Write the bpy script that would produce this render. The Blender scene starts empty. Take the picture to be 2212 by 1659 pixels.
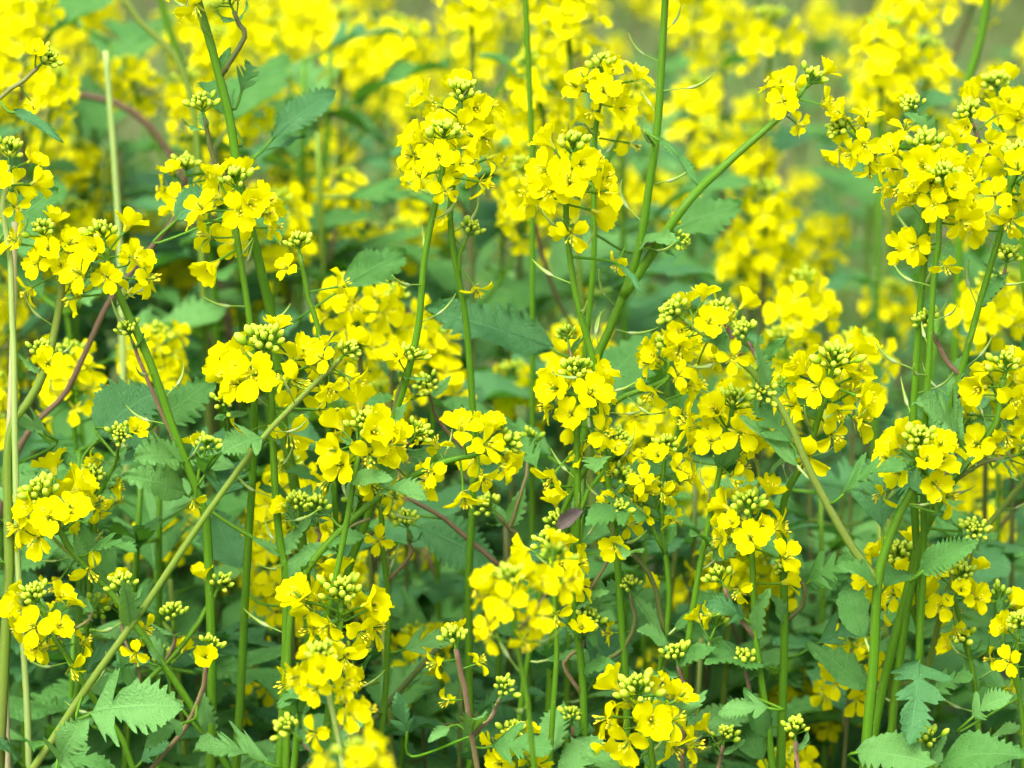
import bpy, math, random
import numpy as np
from mathutils import Vector, Matrix, Quaternion

# ------------------------------------------------------------------ camera, sky, sun, exposure
SC = bpy.context.scene
COL = SC.collection
R = math.radians
PITCH = R(17.0); CAM_H = 1.30; FOCUS = 1.60; FW = 0.50     # FW: frame width in metres at the focus distance
cam = bpy.data.cameras.new('camera'); cam_o = bpy.data.objects.new('camera', cam); COL.objects.link(cam_o)
cam.sensor_width = 36.0; cam.lens = 36.0 * FOCUS / FW; cam.clip_start = 0.05; cam.clip_end = 3000
cam_o.location = (0, 0, CAM_H); cam_o.rotation_euler = (R(90) - PITCH, 0, 0)
cam.dof.use_dof = True; cam.dof.focus_distance = 1.60; cam.dof.aperture_fstop = 8.0
SC.camera = cam_o
world = bpy.data.worlds.new('World'); SC.world = world; world.use_nodes = True
wn = world.node_tree.nodes; wl = world.node_tree.links
sky = wn.new('ShaderNodeTexSky'); sky.sky_type = 'NISHITA'; sky.sun_disc = False
SUN_EL, SUN_AZ = R(58), R(205)
sky.sun_elevation = SUN_EL; sky.sun_rotation = SUN_AZ
sky.air_density = 0.5; sky.dust_density = 5.0; sky.ozone_density = 0.2
wl.new(sky.outputs[0], wn['Background'].inputs[0]); wn['Background'].inputs[1].default_value = 0.15
sun = bpy.data.lights.new('sun', 'SUN'); sun.energy = 1.5; sun.angle = R(35); sun.color = (1.0, 0.965, 0.90)
sun_o = bpy.data.objects.new('sun', sun); COL.objects.link(sun_o)
sd = Vector((math.sin(SUN_AZ) * math.cos(SUN_EL), math.cos(SUN_AZ) * math.cos(SUN_EL), math.sin(SUN_EL)))
sun_o.rotation_euler = sd.to_track_quat('Z', 'Y').to_euler()
SC.view_settings.view_transform = 'Standard'; SC.view_settings.look = 'None'
SC.view_settings.exposure = 1.56; SC.view_settings.gamma = 1.0
SC.cycles.max_bounces = 4; SC.cycles.transmission_bounces = 4; SC.cycles.diffuse_bounces = 3; SC.cycles.glossy_bounces = 2
SC.cycles.use_adaptive_sampling = True; SC.cycles.adaptive_threshold = 0.03

FPX = 2212.0 * FOCUS / FW
CP, SP = math.cos(PITCH), math.sin(PITCH)
YF = 1.53
def at(u, v, Y):
    """point of the upright plane y = Y that the photograph shows at (u, v) of a 2212 x 1659 frame"""
    x = (u - 1106) / FPX; y = -(v - 829.5) / FPX
    d = Vector((x, CP + y * SP, -SP + y * CP))
    return Vector((0, 0, CAM_H)) + d * (Y / d.y)
def mpp(Y): return Y / CP / FPX        # metres per photo pixel at distance Y

rng = random.Random(7)

# ------------------------------------------------------------------ materials
def new_mat(name):
    m = bpy.data.materials.new(name); m.use_nodes = True
    nt = m.node_tree
    for n in list(nt.nodes): nt.nodes.remove(n)
    return m, nt, nt.nodes.new('ShaderNodeOutputMaterial')
def N(nt, t, **kw):
    n = nt.nodes.new(t)
    for k, v in kw.items(): setattr(n, k, v)
    return n
def ramp(nt, fac, stops):
    r = N(nt, 'ShaderNodeValToRGB'); e = r.color_ramp.elements
    while len(e) < len(stops): e.new(0.5)
    for i, (p, c) in enumerate(stops): e[i].position = p; e[i].color = (*c, 1)
    nt.links.new(fac, r.inputs[0]); return r.outputs[0]
def mixc(nt, fac, a, b, mode='MIX'):
    m = N(nt, 'ShaderNodeMix', data_type='RGBA', blend_type=mode)
    for sock, val in ((m.inputs[0], fac), (m.inputs[6], a), (m.inputs[7], b)):
        if hasattr(val, 'is_output'): nt.links.new(val, sock)
        elif isinstance(val, tuple): sock.default_value = (*val, 1)
        else: sock.default_value = val
    return m.outputs[2]
def math_(nt, op, a, b=0.0, c=0.0):
    m = N(nt, 'ShaderNodeMath', operation=op)
    for i, val in enumerate((a, b, c)):
        if hasattr(val, 'is_output'): nt.links.new(val, m.inputs[i])
        else: m.inputs[i].default_value = val
    return m.outputs[0]
def noise(nt, scale, detail=3, coord=None):
    n = N(nt, 'ShaderNodeTexNoise'); n.inputs['Scale'].default_value = scale; n.inputs['Detail'].default_value = detail
    if coord is None: coord = N(nt, 'ShaderNodeTexCoord').outputs['Object']
    nt.links.new(coord, n.inputs['Vector']); return n.outputs[0]
def pv(nt):
    a = N(nt, 'ShaderNodeAttribute', attribute_name='pv')
    s = N(nt, 'ShaderNodeSeparateXYZ'); nt.links.new(a.outputs['Vector'], s.inputs[0]); return s.outputs
def objrand(nt): return N(nt, 'ShaderNodeObjectInfo').outputs['Random']
def surface(nt, out, col, rough=0.5, spec=0.3, trans=0.0, tcol=None, bump=None, bstr=0.2, bdist=0.0003):
    p = N(nt, 'ShaderNodeBsdfPrincipled')
    if hasattr(col, 'is_output'): nt.links.new(col, p.inputs['Base Color'])
    else: p.inputs['Base Color'].default_value = (*col, 1)
    p.inputs['Roughness'].default_value = rough; p.inputs['Specular IOR Level'].default_value = spec
    nrm = None
    if bump is not None:
        b = N(nt, 'ShaderNodeBump'); b.inputs['Strength'].default_value = bstr; b.inputs['Distance'].default_value = bdist
        nt.links.new(bump, b.inputs['Height']); nt.links.new(b.outputs[0], p.inputs['Normal']); nrm = b.outputs[0]
    sh = p.outputs[0]
    if trans > 0:
        t = N(nt, 'ShaderNodeBsdfTranslucent')
        tc = tcol if tcol is not None else col
        if hasattr(tc, 'is_output'): nt.links.new(tc, t.inputs[0])
        else: t.inputs[0].default_value = (*tc, 1)
        mx = N(nt, 'ShaderNodeMixShader'); mx.inputs[0].default_value = trans
        nt.links.new(sh, mx.inputs[1]); nt.links.new(t.outputs[0], mx.inputs[2]); sh = mx.outputs[0]
    nt.links.new(sh, out.inputs[0])

def mat_petal():
    m, nt, out = new_mat('petal_yellow')
    x, y, z = pv(nt)[:3]                                  # x across -1..1, y along 0..1
    base = ramp(nt, y, [(0.0, (0.52, 0.56, 0.05)), (0.30, (0.74, 0.73, 0.001)), (1.0, (0.765, 0.76, 0.001))])
    vein = math_(nt, 'ABSOLUTE', math_(nt, 'SINE', math_(nt, 'MULTIPLY', x, 13.0)))
    vein = math_(nt, 'MULTIPLY', math_(nt, 'POWER', vein, 6.0), 0.10)
    c = mixc(nt, vein, base, (0.78, 0.60, 0.0))
    c = mixc(nt, math_(nt, 'MULTIPLY', objrand(nt), 0.14), c, (0.76, 0.68, 0.0))
    surface(nt, out, c, 0.6, 0.03, 0.44, (0.82, 0.83, 0.0))
    return m
def mat_bud():
    m, nt, out = new_mat('bud_yellow_green')
    x, y, z = pv(nt)[:3]
    c = ramp(nt, y, [(0.0, (0.18, 0.36, 0.012)), (0.45, (0.31, 0.48, 0.02)), (0.8, (0.46, 0.58, 0.035)), (1.0, (0.58, 0.66, 0.08))])
    c = mixc(nt, math_(nt, 'MULTIPLY', objrand(nt), 0.35), c, (0.20, 0.40, 0.015))
    surface(nt, out, c, 0.45, 0.2, 0.15, (0.5, 0.6, 0.02))
    return m
def mat_sepal():
    m, nt, out = new_mat('sepal_green')
    surface(nt, out, mixc(nt, objrand(nt), (0.42, 0.50, 0.02), (0.60, 0.58, 0.02)), 0.5, 0.3, 0.25, (0.6, 0.6, 0.02))
    return m
def mat_anther():
    m, nt, out = new_mat('anther_yellow')
    surface(nt, out, (0.70, 0.62, 0.02), 0.6, 0.2)
    return m
def mat_stem(name, a, b, purple=0.0, pcol=(0.16, 0.055, 0.05)):
    m, nt, out = new_mat(name)
    x, y, z = pv(nt)[:3]                                  # x round 0..1, y metres along
    co = N(nt, 'ShaderNodeCombineXYZ'); nt.links.new(math_(nt, 'MULTIPLY', x, 3.0), co.inputs[0]); nt.links.new(math_(nt, 'MULTIPLY', y, 14.0), co.inputs[1])
    n1 = noise(nt, 1.0, 3, co.outputs[0])
    c = mixc(nt, ramp(nt, n1, [(0.35, (0, 0, 0)), (0.68, (1, 1, 1))]), a, b)
    stripe = math_(nt, 'POWER', math_(nt, 'ABSOLUTE', math_(nt, 'SINE', math_(nt, 'MULTIPLY', x, 18.85))), 4.0)
    c = mixc(nt, math_(nt, 'MULTIPLY', stripe, 0.35), c, tuple(min(1, v * 1.4 + 0.01) for v in a))
    if purple > 0:
        n2 = noise(nt, 0.6, 2, co.outputs[0])
        c = mixc(nt, math_(nt, 'MULTIPLY', ramp(nt, n2, [(0.38, (0, 0, 0)), (0.6, (1, 1, 1))]), purple), c, pcol)
    surface(nt, out, c, 0.5, 0.2, 0.10, (0.25, 0.5, 0.02))
    return m
def mat_pod():
    m, nt, out = new_mat('pod_green')
    x, y, z = pv(nt)[:3]
    c = ramp(nt, y, [(0.0, (0.17, 0.33, 0.03)), (0.40, (0.19, 0.34, 0.04)), (0.50, (0.34, 0.45, 0.20)), (0.62, (0.25, 0.40, 0.08)), (1.0, (0.24, 0.40, 0.04))])
    surface(nt, out, c, 0.5, 0.3, 0.12, (0.3, 0.5, 0.05))
    return m
def mat_leaf(name, a, b, tc):
    m, nt, out = new_mat(name)
    x, y, z = pv(nt)[:3]                                  # x: -1..1 across, y: vein phase, z: 0..1 along
    ax = math_(nt, 'ABSOLUTE', x)
    mid = math_(nt, 'SUBTRACT', 1.0, math_(nt, 'MULTIPLY', ax, 16.0)); mid = math_(nt, 'MAXIMUM', mid, 0.0)
    fr = math_(nt, 'ABSOLUTE', math_(nt, 'SUBTRACT', math_(nt, 'FRACT', math_(nt, 'ADD', y, 0.5)), 0.5))
    sec = math_(nt, 'MAXIMUM', math_(nt, 'SUBTRACT', 1.0, math_(nt, 'MULTIPLY', fr, 14.0)), 0.0)
    vein = math_(nt, 'MAXIMUM', mid, math_(nt, 'MULTIPLY', sec, 0.55))
    n1 = noise(nt, 5.0, 3); n2 = noise(nt, 40.0, 1)
    c = mixc(nt, ramp(nt, n1, [(0.3, (0, 0, 0)), (0.7, (1, 1, 1))]), a, b)
    c = mixc(nt, math_(nt, 'MULTIPLY', objrand(nt), 0.5), c, tuple(v * 1.3 for v in b))
    c = mixc(nt, math_(nt, 'MULTIPLY', n2, 0.25), c, tuple(v * 0.55 for v in a))
    c = mixc(nt, math_(nt, 'MULTIPLY', vein, 0.5), c, tuple(min(1, v * 1.45 + 0.02) for v in b))
    vo = N(nt, 'ShaderNodeTexVoronoi', feature='DISTANCE_TO_EDGE'); vo.inputs['Scale'].default_value = 26.0
    nt.links.new(N(nt, 'ShaderNodeTexCoord').outputs['Object'], vo.inputs['Vector'])
    cell = math_(nt, 'MINIMUM', math_(nt, 'MULTIPLY', vo.outputs['Distance'], 5.0), 1.0)     # blisters between the fine veins
    c = mixc(nt, math_(nt, 'MULTIPLY', math_(nt, 'SUBTRACT', 1.0, cell), 0.16), c, tuple(v * 1.5 + 0.01 for v in b))
    h = math_(nt, 'SUBTRACT', math_(nt, 'MULTIPLY', cell, 0.5), vein)
    surface(nt, out, c, 0.52, 0.18, 0.24, tc, h, 0.35, 0.007)
    return m
MP, MB_, MSEP, MANT, MPOD = mat_petal(), mat_bud(), mat_sepal(), mat_anther(), mat_pod()
MST = {
 'green': mat_stem('stem_green', (0.055, 0.185, 0.004), (0.078, 0.215, 0.007), 0.2, (0.16, 0.16, 0.03)),
 'olive': mat_stem('stem_olive', (0.13, 0.24, 0.022), (0.12, 0.24, 0.015), 0.45, (0.19, 0.17, 0.06)),
 'purple': mat_stem('stem_purple', (0.16, 0.20, 0.05), (0.15, 0.15, 0.05), 0.9, (0.16, 0.075, 0.065)),
 'dark': mat_stem('stem_dark', (0.075, 0.14, 0.02), (0.09, 0.13, 0.03), 0.6, (0.09, 0.06, 0.035)),
 'straw': mat_stem('stem_straw', (0.42, 0.43, 0.22), (0.38, 0.42, 0.17), 0.3, (0.40, 0.30, 0.18)),
 'pale': mat_stem('stem_pale', (0.30, 0.43, 0.12), (0.27, 0.40, 0.10)),
 'brown': mat_stem('stem_brown', (0.12, 0.085, 0.045), (0.15, 0.11, 0.06), 0.6, (0.09, 0.055, 0.035)),
}
MLF = [mat_leaf('leaf_blue_green', (0.034, 0.130, 0.036), (0.062, 0.185, 0.062), (0.12, 0.44, 0.03)),
       mat_leaf('leaf_mid_green', (0.040, 0.150, 0.026), (0.075, 0.210, 0.046), (0.16, 0.48, 0.02)),
       mat_leaf('leaf_light_green', (0.075, 0.215, 0.046), (0.110, 0.275, 0.072), (0.27, 0.60, 0.03))]

# ------------------------------------------------------------------ mesh builder
class MB:
    def __init__(s): s.v = []; s.f = []; s.m = []; s.p = []
    def add(s, verts, faces, mat, pvs):
        o = len(s.v); s.v.extend(verts); s.p.extend(pvs)
        s.f.extend([tuple(i + o for i in f) for f in faces]); s.m.extend([mat] * len(faces))
    def merge(s, other, M):
        o = len(s.v); s.v.extend([M @ Vector(q) for q in other.v]); s.p.extend(other.p)
        s.f.extend([tuple(i + o for i in f) for f in other.f]); s.m.extend(other.m)
    def mesh(s, name, mats):
        me = bpy.data.meshes.new(name)
        me.from_pydata([tuple(q) for q in s.v], [], s.f)
        for m in mats: me.materials.append(m)
        me.polygons.foreach_set('material_index', s.m)
        me.polygons.foreach_set('use_smooth', [True] * len(s.f))
        a = me.attributes.new('pv', 'FLOAT_VECTOR', 'POINT')
        a.data.foreach_set('vector', np.array(s.p, dtype=np.float32).ravel())
        me.update(); return me
    def grid(s, rows, mat, pvs):
        n, k = len(rows), len(rows[0])
        vs = [q for r in rows for q in r]; ps = [q for r in pvs for q in r]
        fs = [(i * k + j, i * k + j + 1, (i + 1) * k + j + 1, (i + 1) * k + j) for i in range(n - 1) for j in range(k - 1)]
        s.add(vs, fs, mat, ps)
    def tube(s, pts, rad, sides, mat, ridge=0.0, flat=1.0, pfun=None, cap=True):
        pts = [Vector(p) for p in pts]; n = len(pts)
        t0 = (pts[1] - pts[0]).normalized()
        a = t0.orthogonal().normalized(); vs = []; ps = []; acc = 0.0
        tot = sum((pts[i + 1] - pts[i]).length for i in range(n - 1)) or 1
        for i, p in enumerate(pts):
            t = (pts[min(i + 1, n - 1)] - pts[max(i - 1, 0)]).normalized()
            a = (a - t * a.dot(t)).normalized(); b = t.cross(a)
            if i: acc += (p - pts[i - 1]).length
            for j in range(sides):
                th = 2 * math.pi * j / sides
                r = rad[i] * (1 + (ridge if j % 2 else -ridge))
                vs.append(p + a * (math.cos(th) * r) + b * (math.sin(th) * r * flat))
                ps.append((j / sides, acc, acc / tot) if pfun is None else pfun(j / sides, acc / tot))
        fs = [(i * sides + j, i * sides + (j + 1) % sides, (i + 1) * sides + (j + 1) % sides, (i + 1) * sides + j)
              for i in range(n - 1) for j in range(sides)]
        if cap:
            fs.append(tuple(range(sides - 1, -1, -1))); fs.append(tuple((n - 1) * sides + j for j in range(sides)))
        s.add(vs, fs, mat, ps)

def catmull(pts, step):
    pts = [Vector(p) for p in pts]
    if len(pts) == 2: pts = [pts[0], (pts[0] + pts[1]) / 2, pts[1]]
    P = [pts[0] * 2 - pts[1]] + pts + [pts[-1] * 2 - pts[-2]]
    out = []
    for i in range(1, len(P) - 2):
        p0, p1, p2, p3 = P[i - 1:i + 3]
        n = max(2, int((p2 - p1).length / step))
        for k in range(n):
            t = k / n
            out.append(0.5 * ((2 * p1) + (p2 - p0) * t + (2 * p0 - 5 * p1 + 4 * p2 - p3) * t * t + (3 * p1 - p0 - 3 * p2 + p3) * t ** 3))
    out.append(pts[-1]); return out

# ------------------------------------------------------------------ flower, bud, pod and leaf shapes
MM = 0.001
def petal(mb, rnd, M, L, W, phi0, phi1, crumple=0.1, nl=7, nw=4, curl=0.0):
    rows, ps = [], []
    x = z = 0.0; c = 0.66; ph = rnd.uniform(0, 6.3); wob = rnd.uniform(-1, 1)
    for i in range(nl + 1):
        s = i / nl
        phi = phi0 + (phi1 - phi0) * min(1, max(0, (s - 0.12) / 0.35)) + curl * max(0, s - 0.55) * 2
        if i: x += math.sin(phi) * L / nl; z += math.cos(phi) * L / nl
        if s < 0.24: w = 0.10 + 0.10 * s / 0.24
        elif s < c: q = (s - 0.24) / (c - 0.24); w = 0.20 + 0.80 * math.sin(q * math.pi / 2) ** 1.1
        else: q = (s - c) / (1 - c); w = math.sqrt(max(0.0, 1 - q ** 2.2)); w = max(w, 0.30 if q < 1 else 0.36)
        row, pr = [], []
        for j in range(nw + 1):
            e = -1 + 2 * j / nw
            yy = e * w * W / 2
            cup = 0.16 * W * w * e * e * (1 if phi1 > 0.9 else 1.6)
            cr = crumple * W * 0.28 * s * (math.sin(e * 2.6 + ph + s * 4) + 0.6 * math.sin(e * 4 - ph + wob * 3))
            sh = -(0.10 * L * e * e if s > 0.9 else 0.0) + (0.03 * L * math.cos(e * 6 + ph) if s > 0.9 else 0)
            row.append(M @ Vector((x + sh * math.sin(phi) - cup * math.cos(phi) * 0.6 - cr * math.cos(phi), yy, z + sh * math.cos(phi) + cup * math.sin(phi) + cr * math.sin(phi))))
            pr.append((e, s, 0))
        rows.append(row); ps.append(pr)
    mb.grid(rows, 0, ps)
def rodrot(axis, ang): return Matrix.Rotation(ang, 4, axis)
def flower(seed, stage, ped, low=False):
    """local +Z runs up the pedicel from its foot on the stem; stage 0 just opening, 1 open, 2 old"""
    r = random.Random(seed); mb = MB()
    bend = r.uniform(-0.3, 0.3) * ped
    pts = [Vector((bend * (t * t) * 0.6, 0, ped * t)) for t in (0, 0.35, 0.7, 1.0)]
    mb.tube(pts, [0.55 * MM, 0.5 * MM, 0.5 * MM, 0.75 * MM], 4 if low else 5, 1, pfun=lambda a, b: (a, b * 0.01, b), cap=False)
    tilt = r.uniform(-0.5, 0.75)
    B = Matrix.Translation(pts[-1]) @ rodrot('Y', tilt)
    L = r.uniform(10.6, 12.2) * MM; W = r.uniform(7.8, 9.4) * MM
    a0 = r.uniform(0, 6.28)
    npet = 4 if stage < 2 else r.choice((4, 4, 3, 2))
    for k in range(npet):
        az = a0 + k * math.pi / 2 + r.uniform(-0.22, 0.22)
        M = B @ rodrot('Z', az) @ Matrix.Translation((0.5 * MM, 0, 0))
        if stage == 0: ph0, ph1, cr, cu = 0.12, r.uniform(0.62, 1.15), 0.30, r.uniform(-0.2, 0.3)
        elif stage == 1: ph0, ph1, cr, cu = 0.22, r.uniform(0.95, 1.7), 0.24, r.uniform(-0.3, 0.5)
        else: ph0, ph1, cr, cu = 0.35, r.uniform(1.1, 2.2), 0.45, r.uniform(-0.2, 1.1)
        sc = r.uniform(0.9, 1.08)
        petal(mb, r, M, L * sc, W * sc * (0.8 if stage == 2 else 1), ph0, ph1, cr, 4 if low else 8, 2 if low else 4, cu)
    for k in range(4):                                     # sepals
        az = a0 + (k + 0.5) * math.pi / 2
        M = B @ rodrot('Z', az)
        ps = r.uniform(0.75, 1.5) if stage else 0.4
        rows, pr = [], []
        for s in (0, 0.5, 1.0):
            w = (0.6, 0.75, 0.2)[int(s * 2)] * MM; d = s * 5.2 * MM
            rows.append([M @ Vector((math.sin(ps) * d + 0.4 * MM, e * w, math.cos(ps) * d - 0.3 * MM + abs(e) * 0.2 * MM)) for e in (-1, 0, 1)])
            pr.append([(e, s, 0) for e in (-1, 0, 1)])
        mb.grid(rows, 2, pr)
    if not low:
        for k in range(6):                                 # stamens and pistil
            az = r.uniform(0, 0.5) + k * math.pi / 3; sp = r.uniform(0.12, 0.38)
            tip = Vector((math.sin(sp) * math.cos(az), math.sin(sp) * math.sin(az), math.cos(sp))) * r.uniform(5.2, 7.0) * MM
            mb.tube([B @ Vector((0, 0, 0)), B @ tip], [0.18 * MM, 0.14 * MM], 3, 2, cap=False)
            q = tip.normalized()
            mb.tube([B @ (tip - q * 0.2 * MM), B @ (tip + q * 0.7 * MM), B @ (tip + q * 1.7 * MM)], [0.22 * MM, 0.5 * MM, 0.15 * MM], 4, 3)
        mb.tube([B @ Vector((0, 0, 0)), B @ Vector((0, 0, 3 * MM)), B @ Vector((0, 0, 6.6 * MM))], [0.6 * MM, 0.6 * MM, 0.35 * MM], 4, 1)
    return mb
FM = [MP, MST['green'], MSEP, MANT, MB_]
def bud(seed, ln, ped, low=False):
    r = random.Random(seed); mb = MB()
    bend = r.uniform(-0.2, 0.2) * ped
    p1 = Vector((bend, 0, ped))
    mb.tube([Vector((0, 0, 0)), Vector((bend * 0.3, 0, ped * 0.5)), p1], [0.42 * MM, 0.38 * MM, 0.45 * MM], 4, 1, pfun=lambda a, b: (a, b * 0.01, b), cap=False)
    B = Matrix.Translation(p1) @ rodrot('Y', r.uniform(-0.1, 0.3))
    fat = r.uniform(0.30, 0.36)
    prof = [(0, .45), (.12, .75), (.35, .98), (.6, 1.0), (.8, .78), (.93, .42), (1, .12)]
    if low: prof = [(0, .45), (.35, .98), (.7, .9), (1, .15)]
    mb.tube([B @ Vector((0, 0, ln * a)) for a, _ in prof], [ln * fat * b for _, b in prof], 5 if low else 8, 4,
            0.035 if not low else 0.0, pfun=lambda a, b: (a, b, 0))
    return mb
def pod(seed):
    r = random.Random(seed); mb = MB()
    pl, bl, kl = r.uniform(9, 13) * MM, r.uniform(4, 6.5) * MM, r.uniform(7, 12) * MM
    up = r.uniform(0.35, 1.1)
    pts, rad = [], []
    d = Vector((0, 0, 1)); p = Vector((0, 0, 0))
    def go(ln, n, turn, radf):
        nonlocal d, p
        for i in range(n):
            d = (rodrot('Y', turn / n) @ d).normalized(); p = p + d * (ln / n)
            pts.append(p.copy()); rad.append(radf((i + 1) / n))
    pts.append(p.copy()); rad.append(0.5 * MM)
    go(pl, 4, r.uniform(-0.25, 0.25), lambda t: 0.36 * MM)
    fat = r.uniform(0.6, 1.0) * MM
    go(bl, 4, up * 0.4, lambda t: 0.5 * MM + fat * math.sin(min(1, t * 0.9 + 0.1) * 2.4) ** 1.0 * 0.75)
    go(kl, 5, up * 0.6, lambda t: 0.70 * MM * (1 - t) ** 0.8 + 0.22 * MM)
    tot = pl + bl + kl
    mb.tube(pts, rad, 6, 0, flat=0.75, pfun=lambda a, b: (a, (b * tot / pl * 0.44) if b * tot < pl else (0.44 + 0.2 * (b * tot - pl) / bl if b * tot < pl + bl else 0.64 + 0.36 * (b * tot - pl - bl) / kl), 0))
    # persistent style knob
    mb.tube([pts[-1], pts[-1] + d * 0.7 * MM], [0.4 * MM, 0.35 * MM], 4, 0, pfun=lambda a, b: (a, 1, 0))
    return mb
def leaf(seed, kind, wr, low=False):
    """unit-long blade along +X, normal +Z"""
    r = random.Random(seed); mb = MB()
    nt = r.randint(8, 12) if kind != 'small' else r.randint(5, 7)
    if low: nt = 6
    per = 2 if low else 4
    Nn = nt * per
    sarr = (-1, -.5, 0, .5, 1) if low else (-1, -.72, -.45, -.2, 0, .2, .45, .72, 1)
    depth = r.uniform(0.22, 0.38); slant = r.uniform(0.45, 0.7)
    bend = r.uniform(0.1, 0.9); fold = r.uniform(0.05, 0.35); wav = r.uniform(0.02, 0.06); ph = r.uniform(0, 6)
    asym = r.uniform(-0.12, 0.12); side = r.uniform(-0.25, 0.25)
    lob3 = r.random() < 0.5; t0 = 0.50 if lob3 else 0.27
    def width(t):
        if kind == 'lobed':
            basal = math.exp(-((t - 0.15) / 0.105) ** 4) * 1.0
            mid_ = math.exp(-((t - 0.40) / 0.10) ** 4) * 0.80 if lob3 else 0
            term = max(0, math.sin(math.pi * max(0, (t - t0) / (1 - t0)) ** 0.62)) ** 0.85 * (0.55 if lob3 else 0.72)
            return max(basal, mid_, term, 0.16 if t < 0.5 else 0) * min(1, t / 0.06 + 0.15)
        if kind == 'lance':
            return max(0, math.sin(math.pi * t ** 0.8)) ** 0.9
        return max(0, math.sin(math.pi * t ** 0.62)) ** 0.75
    rows, ps = [], []
    x = z = 0.0; ang = bend * 0.35
    for i in range(Nn + 1):
        t = i / Nn; f = (t * nt) % 1.0
        if i: x += math.cos(ang) / Nn; z += math.sin(ang) / Nn; ang -= bend * 1.3 / Nn
        w = width(t)
        row, pr = [], []
        for s in sarr:
            dpt = depth * (1 + 0.5 * math.sin(i * 1.7 + (3 if s > 0 else 0)))
            ww = w * (1 + asym * (1 if s > 0 else -1)) * (1 - dpt * ((1 - f) if 0.04 < t < 0.98 else 0) * abs(s) ** 2) * wr * 0.5
            if i == 0: ww *= 0.2
            y = s * ww
            dx = abs(s) * ww * slant * (1 - 0.6 * t)
            if kind == 'lobed': dx = abs(s) ** 1.3 * ww * (0.95 - 0.5 * t)
            zz = fold * abs(y) + wav * math.sin(t * 9 + ph + s * 2.2) * abs(s) - 0.006 * math.cos(2 * math.pi * t * nt) * abs(s) * (1 - abs(s)) * 3
            row.append(Vector((x + dx * math.cos(ang) - zz * math.sin(ang), y + side * t * t * 0.4, z + dx * math.sin(ang) + zz * math.cos(ang))))
            pr.append((s, t * nt, t))
        rows.append(row); ps.append(pr)
    mb.grid(rows, 0, ps)
    mid = [rw[len(sarr) // 2] for rw in rows]
    k = max(1, per // 2)
    mp = mid[::k]
    mb.tube([q - Vector((0, 0, 0.006)) for q in mp], [0.014 * (1 - 0.85 * i / len(mp)) for i in range(len(mp))], 4, 1, pfun=lambda a, b: (a, b, 0))
    return mb

# shared mesh data
FLV = {0: [], 1: [], 2: []}
for i in range(24):
    st = 0 if i < 6 else (1 if i < 16 else 2)
    FLV[st].append(flower(100 + i, st, rng.uniform(10.5, 17.5) * MM).mesh('flower', FM))
BDV = [bud(200 + i, rng.uniform(4.5, 5.8) * MM, rng.uniform(6, 8.5) * MM).mesh('bud', FM) for i in range(6)]
PDV = [pod(300 + i).mesh('seed_pod', [MPOD]) for i in range(8)]
def leaf_set(seed, kind, wr, n, mats, low=False):
    out = []
    for i in range(n):
        mb = leaf(seed + i, kind, wr * rng.uniform(0.9, 1.1), low)
        m = mats[i % len(mats)]
        out.append(mb.mesh('leaf', [m, m]))
    return out
LEAF = {
 'ovate': leaf_set(400, 'ovate', 0.62, 6, [MLF[0], MLF[1]]),
 'ovatel': leaf_set(420, 'ovate', 0.62, 4, [MLF[2], MLF[1]]),
 'lobed': leaf_set(440, 'lobed', 0.74, 6, [MLF[1], MLF[0]]),
 'lobedl': leaf_set(460, 'lobed', 0.78, 4, [MLF[2]]),
 'lance': leaf_set(480, 'lance', 0.36, 5, [MLF[0], MLF[1]]),
 'small': leaf_set(500, 'small', 0.46, 5, [MLF[2], MLF[1]]),
}
BGLEAF = leaf_set(540, 'ovate', 0.6, 5, [MLF[0], MLF[0], MLF[1]], True) + leaf_set(560, 'lobed', 0.72, 3, [MLF[0], MLF[1]], True)

# flower heads as one mesh each, for the plants the lens has thrown out of focus
def dirv(inc, az): return Vector((math.sin(inc) * math.cos(az), math.sin(inc) * math.sin(az), math.cos(inc)))
def align(d, roll, upref=None):
    """matrix whose +Z is d; +X leans to the head axis (+Z) so the flower faces a little upward"""
    d = d.normalized(); x = Vector((0, 0, 1)) - d * d.z
    if x.length < 1e-3: x = Vector((1, 0, 0))
    x.normalize(); y = d.cross(x)
    M = Matrix((x, y, d)).transposed().to_4x4()
    return M @ Matrix.Rotation(roll, 4, 'Z')
GA = 2.39996
def head_layout(r, n, nb, spread=1.0):
    """(kind, matrix, scale) list: golden-angle spiral of flowers under a dome of buds"""
    out = []
    a0 = r.uniform(0, 6.28)
    for i in range(n):
        q = i / max(1, n - 1)
        inc = 0.95 + 0.78 * q ** 0.9 + r.uniform(-0.22, 0.22)
        z = (-2.0 - 12.0 * q ** 1.15 - (r.uniform(0, 20) if q > 0.74 else r.uniform(0, 4))) * MM * spread
        st = 0 if q < 0.16 or r.random() < 0.03 else (2 if q > 0.78 or r.random() < 0.14 else 1)
        out.append(('f%d' % st, Matrix.Translation((0, 0, z)) @ align(dirv(inc, a0 + i * GA + r.uniform(-.2, .2)), r.uniform(-0.6, 0.6)), r.uniform(0.80, 1.14)))
    for i in range(nb):
        q = (i + 0.5) / nb
        inc = 0.15 + 0.85 * math.sqrt(q)
        z = (6.5 - 3.5 * q) * MM
        out.append(('b', Matrix.Translation((0, 0, z)) @ align(dirv(inc, a0 + 1 + i * GA), r.uniform(-.3, .3)), r.uniform(0.72, 1.12) * (0.70 + 0.40 * q)))
    return out
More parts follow.
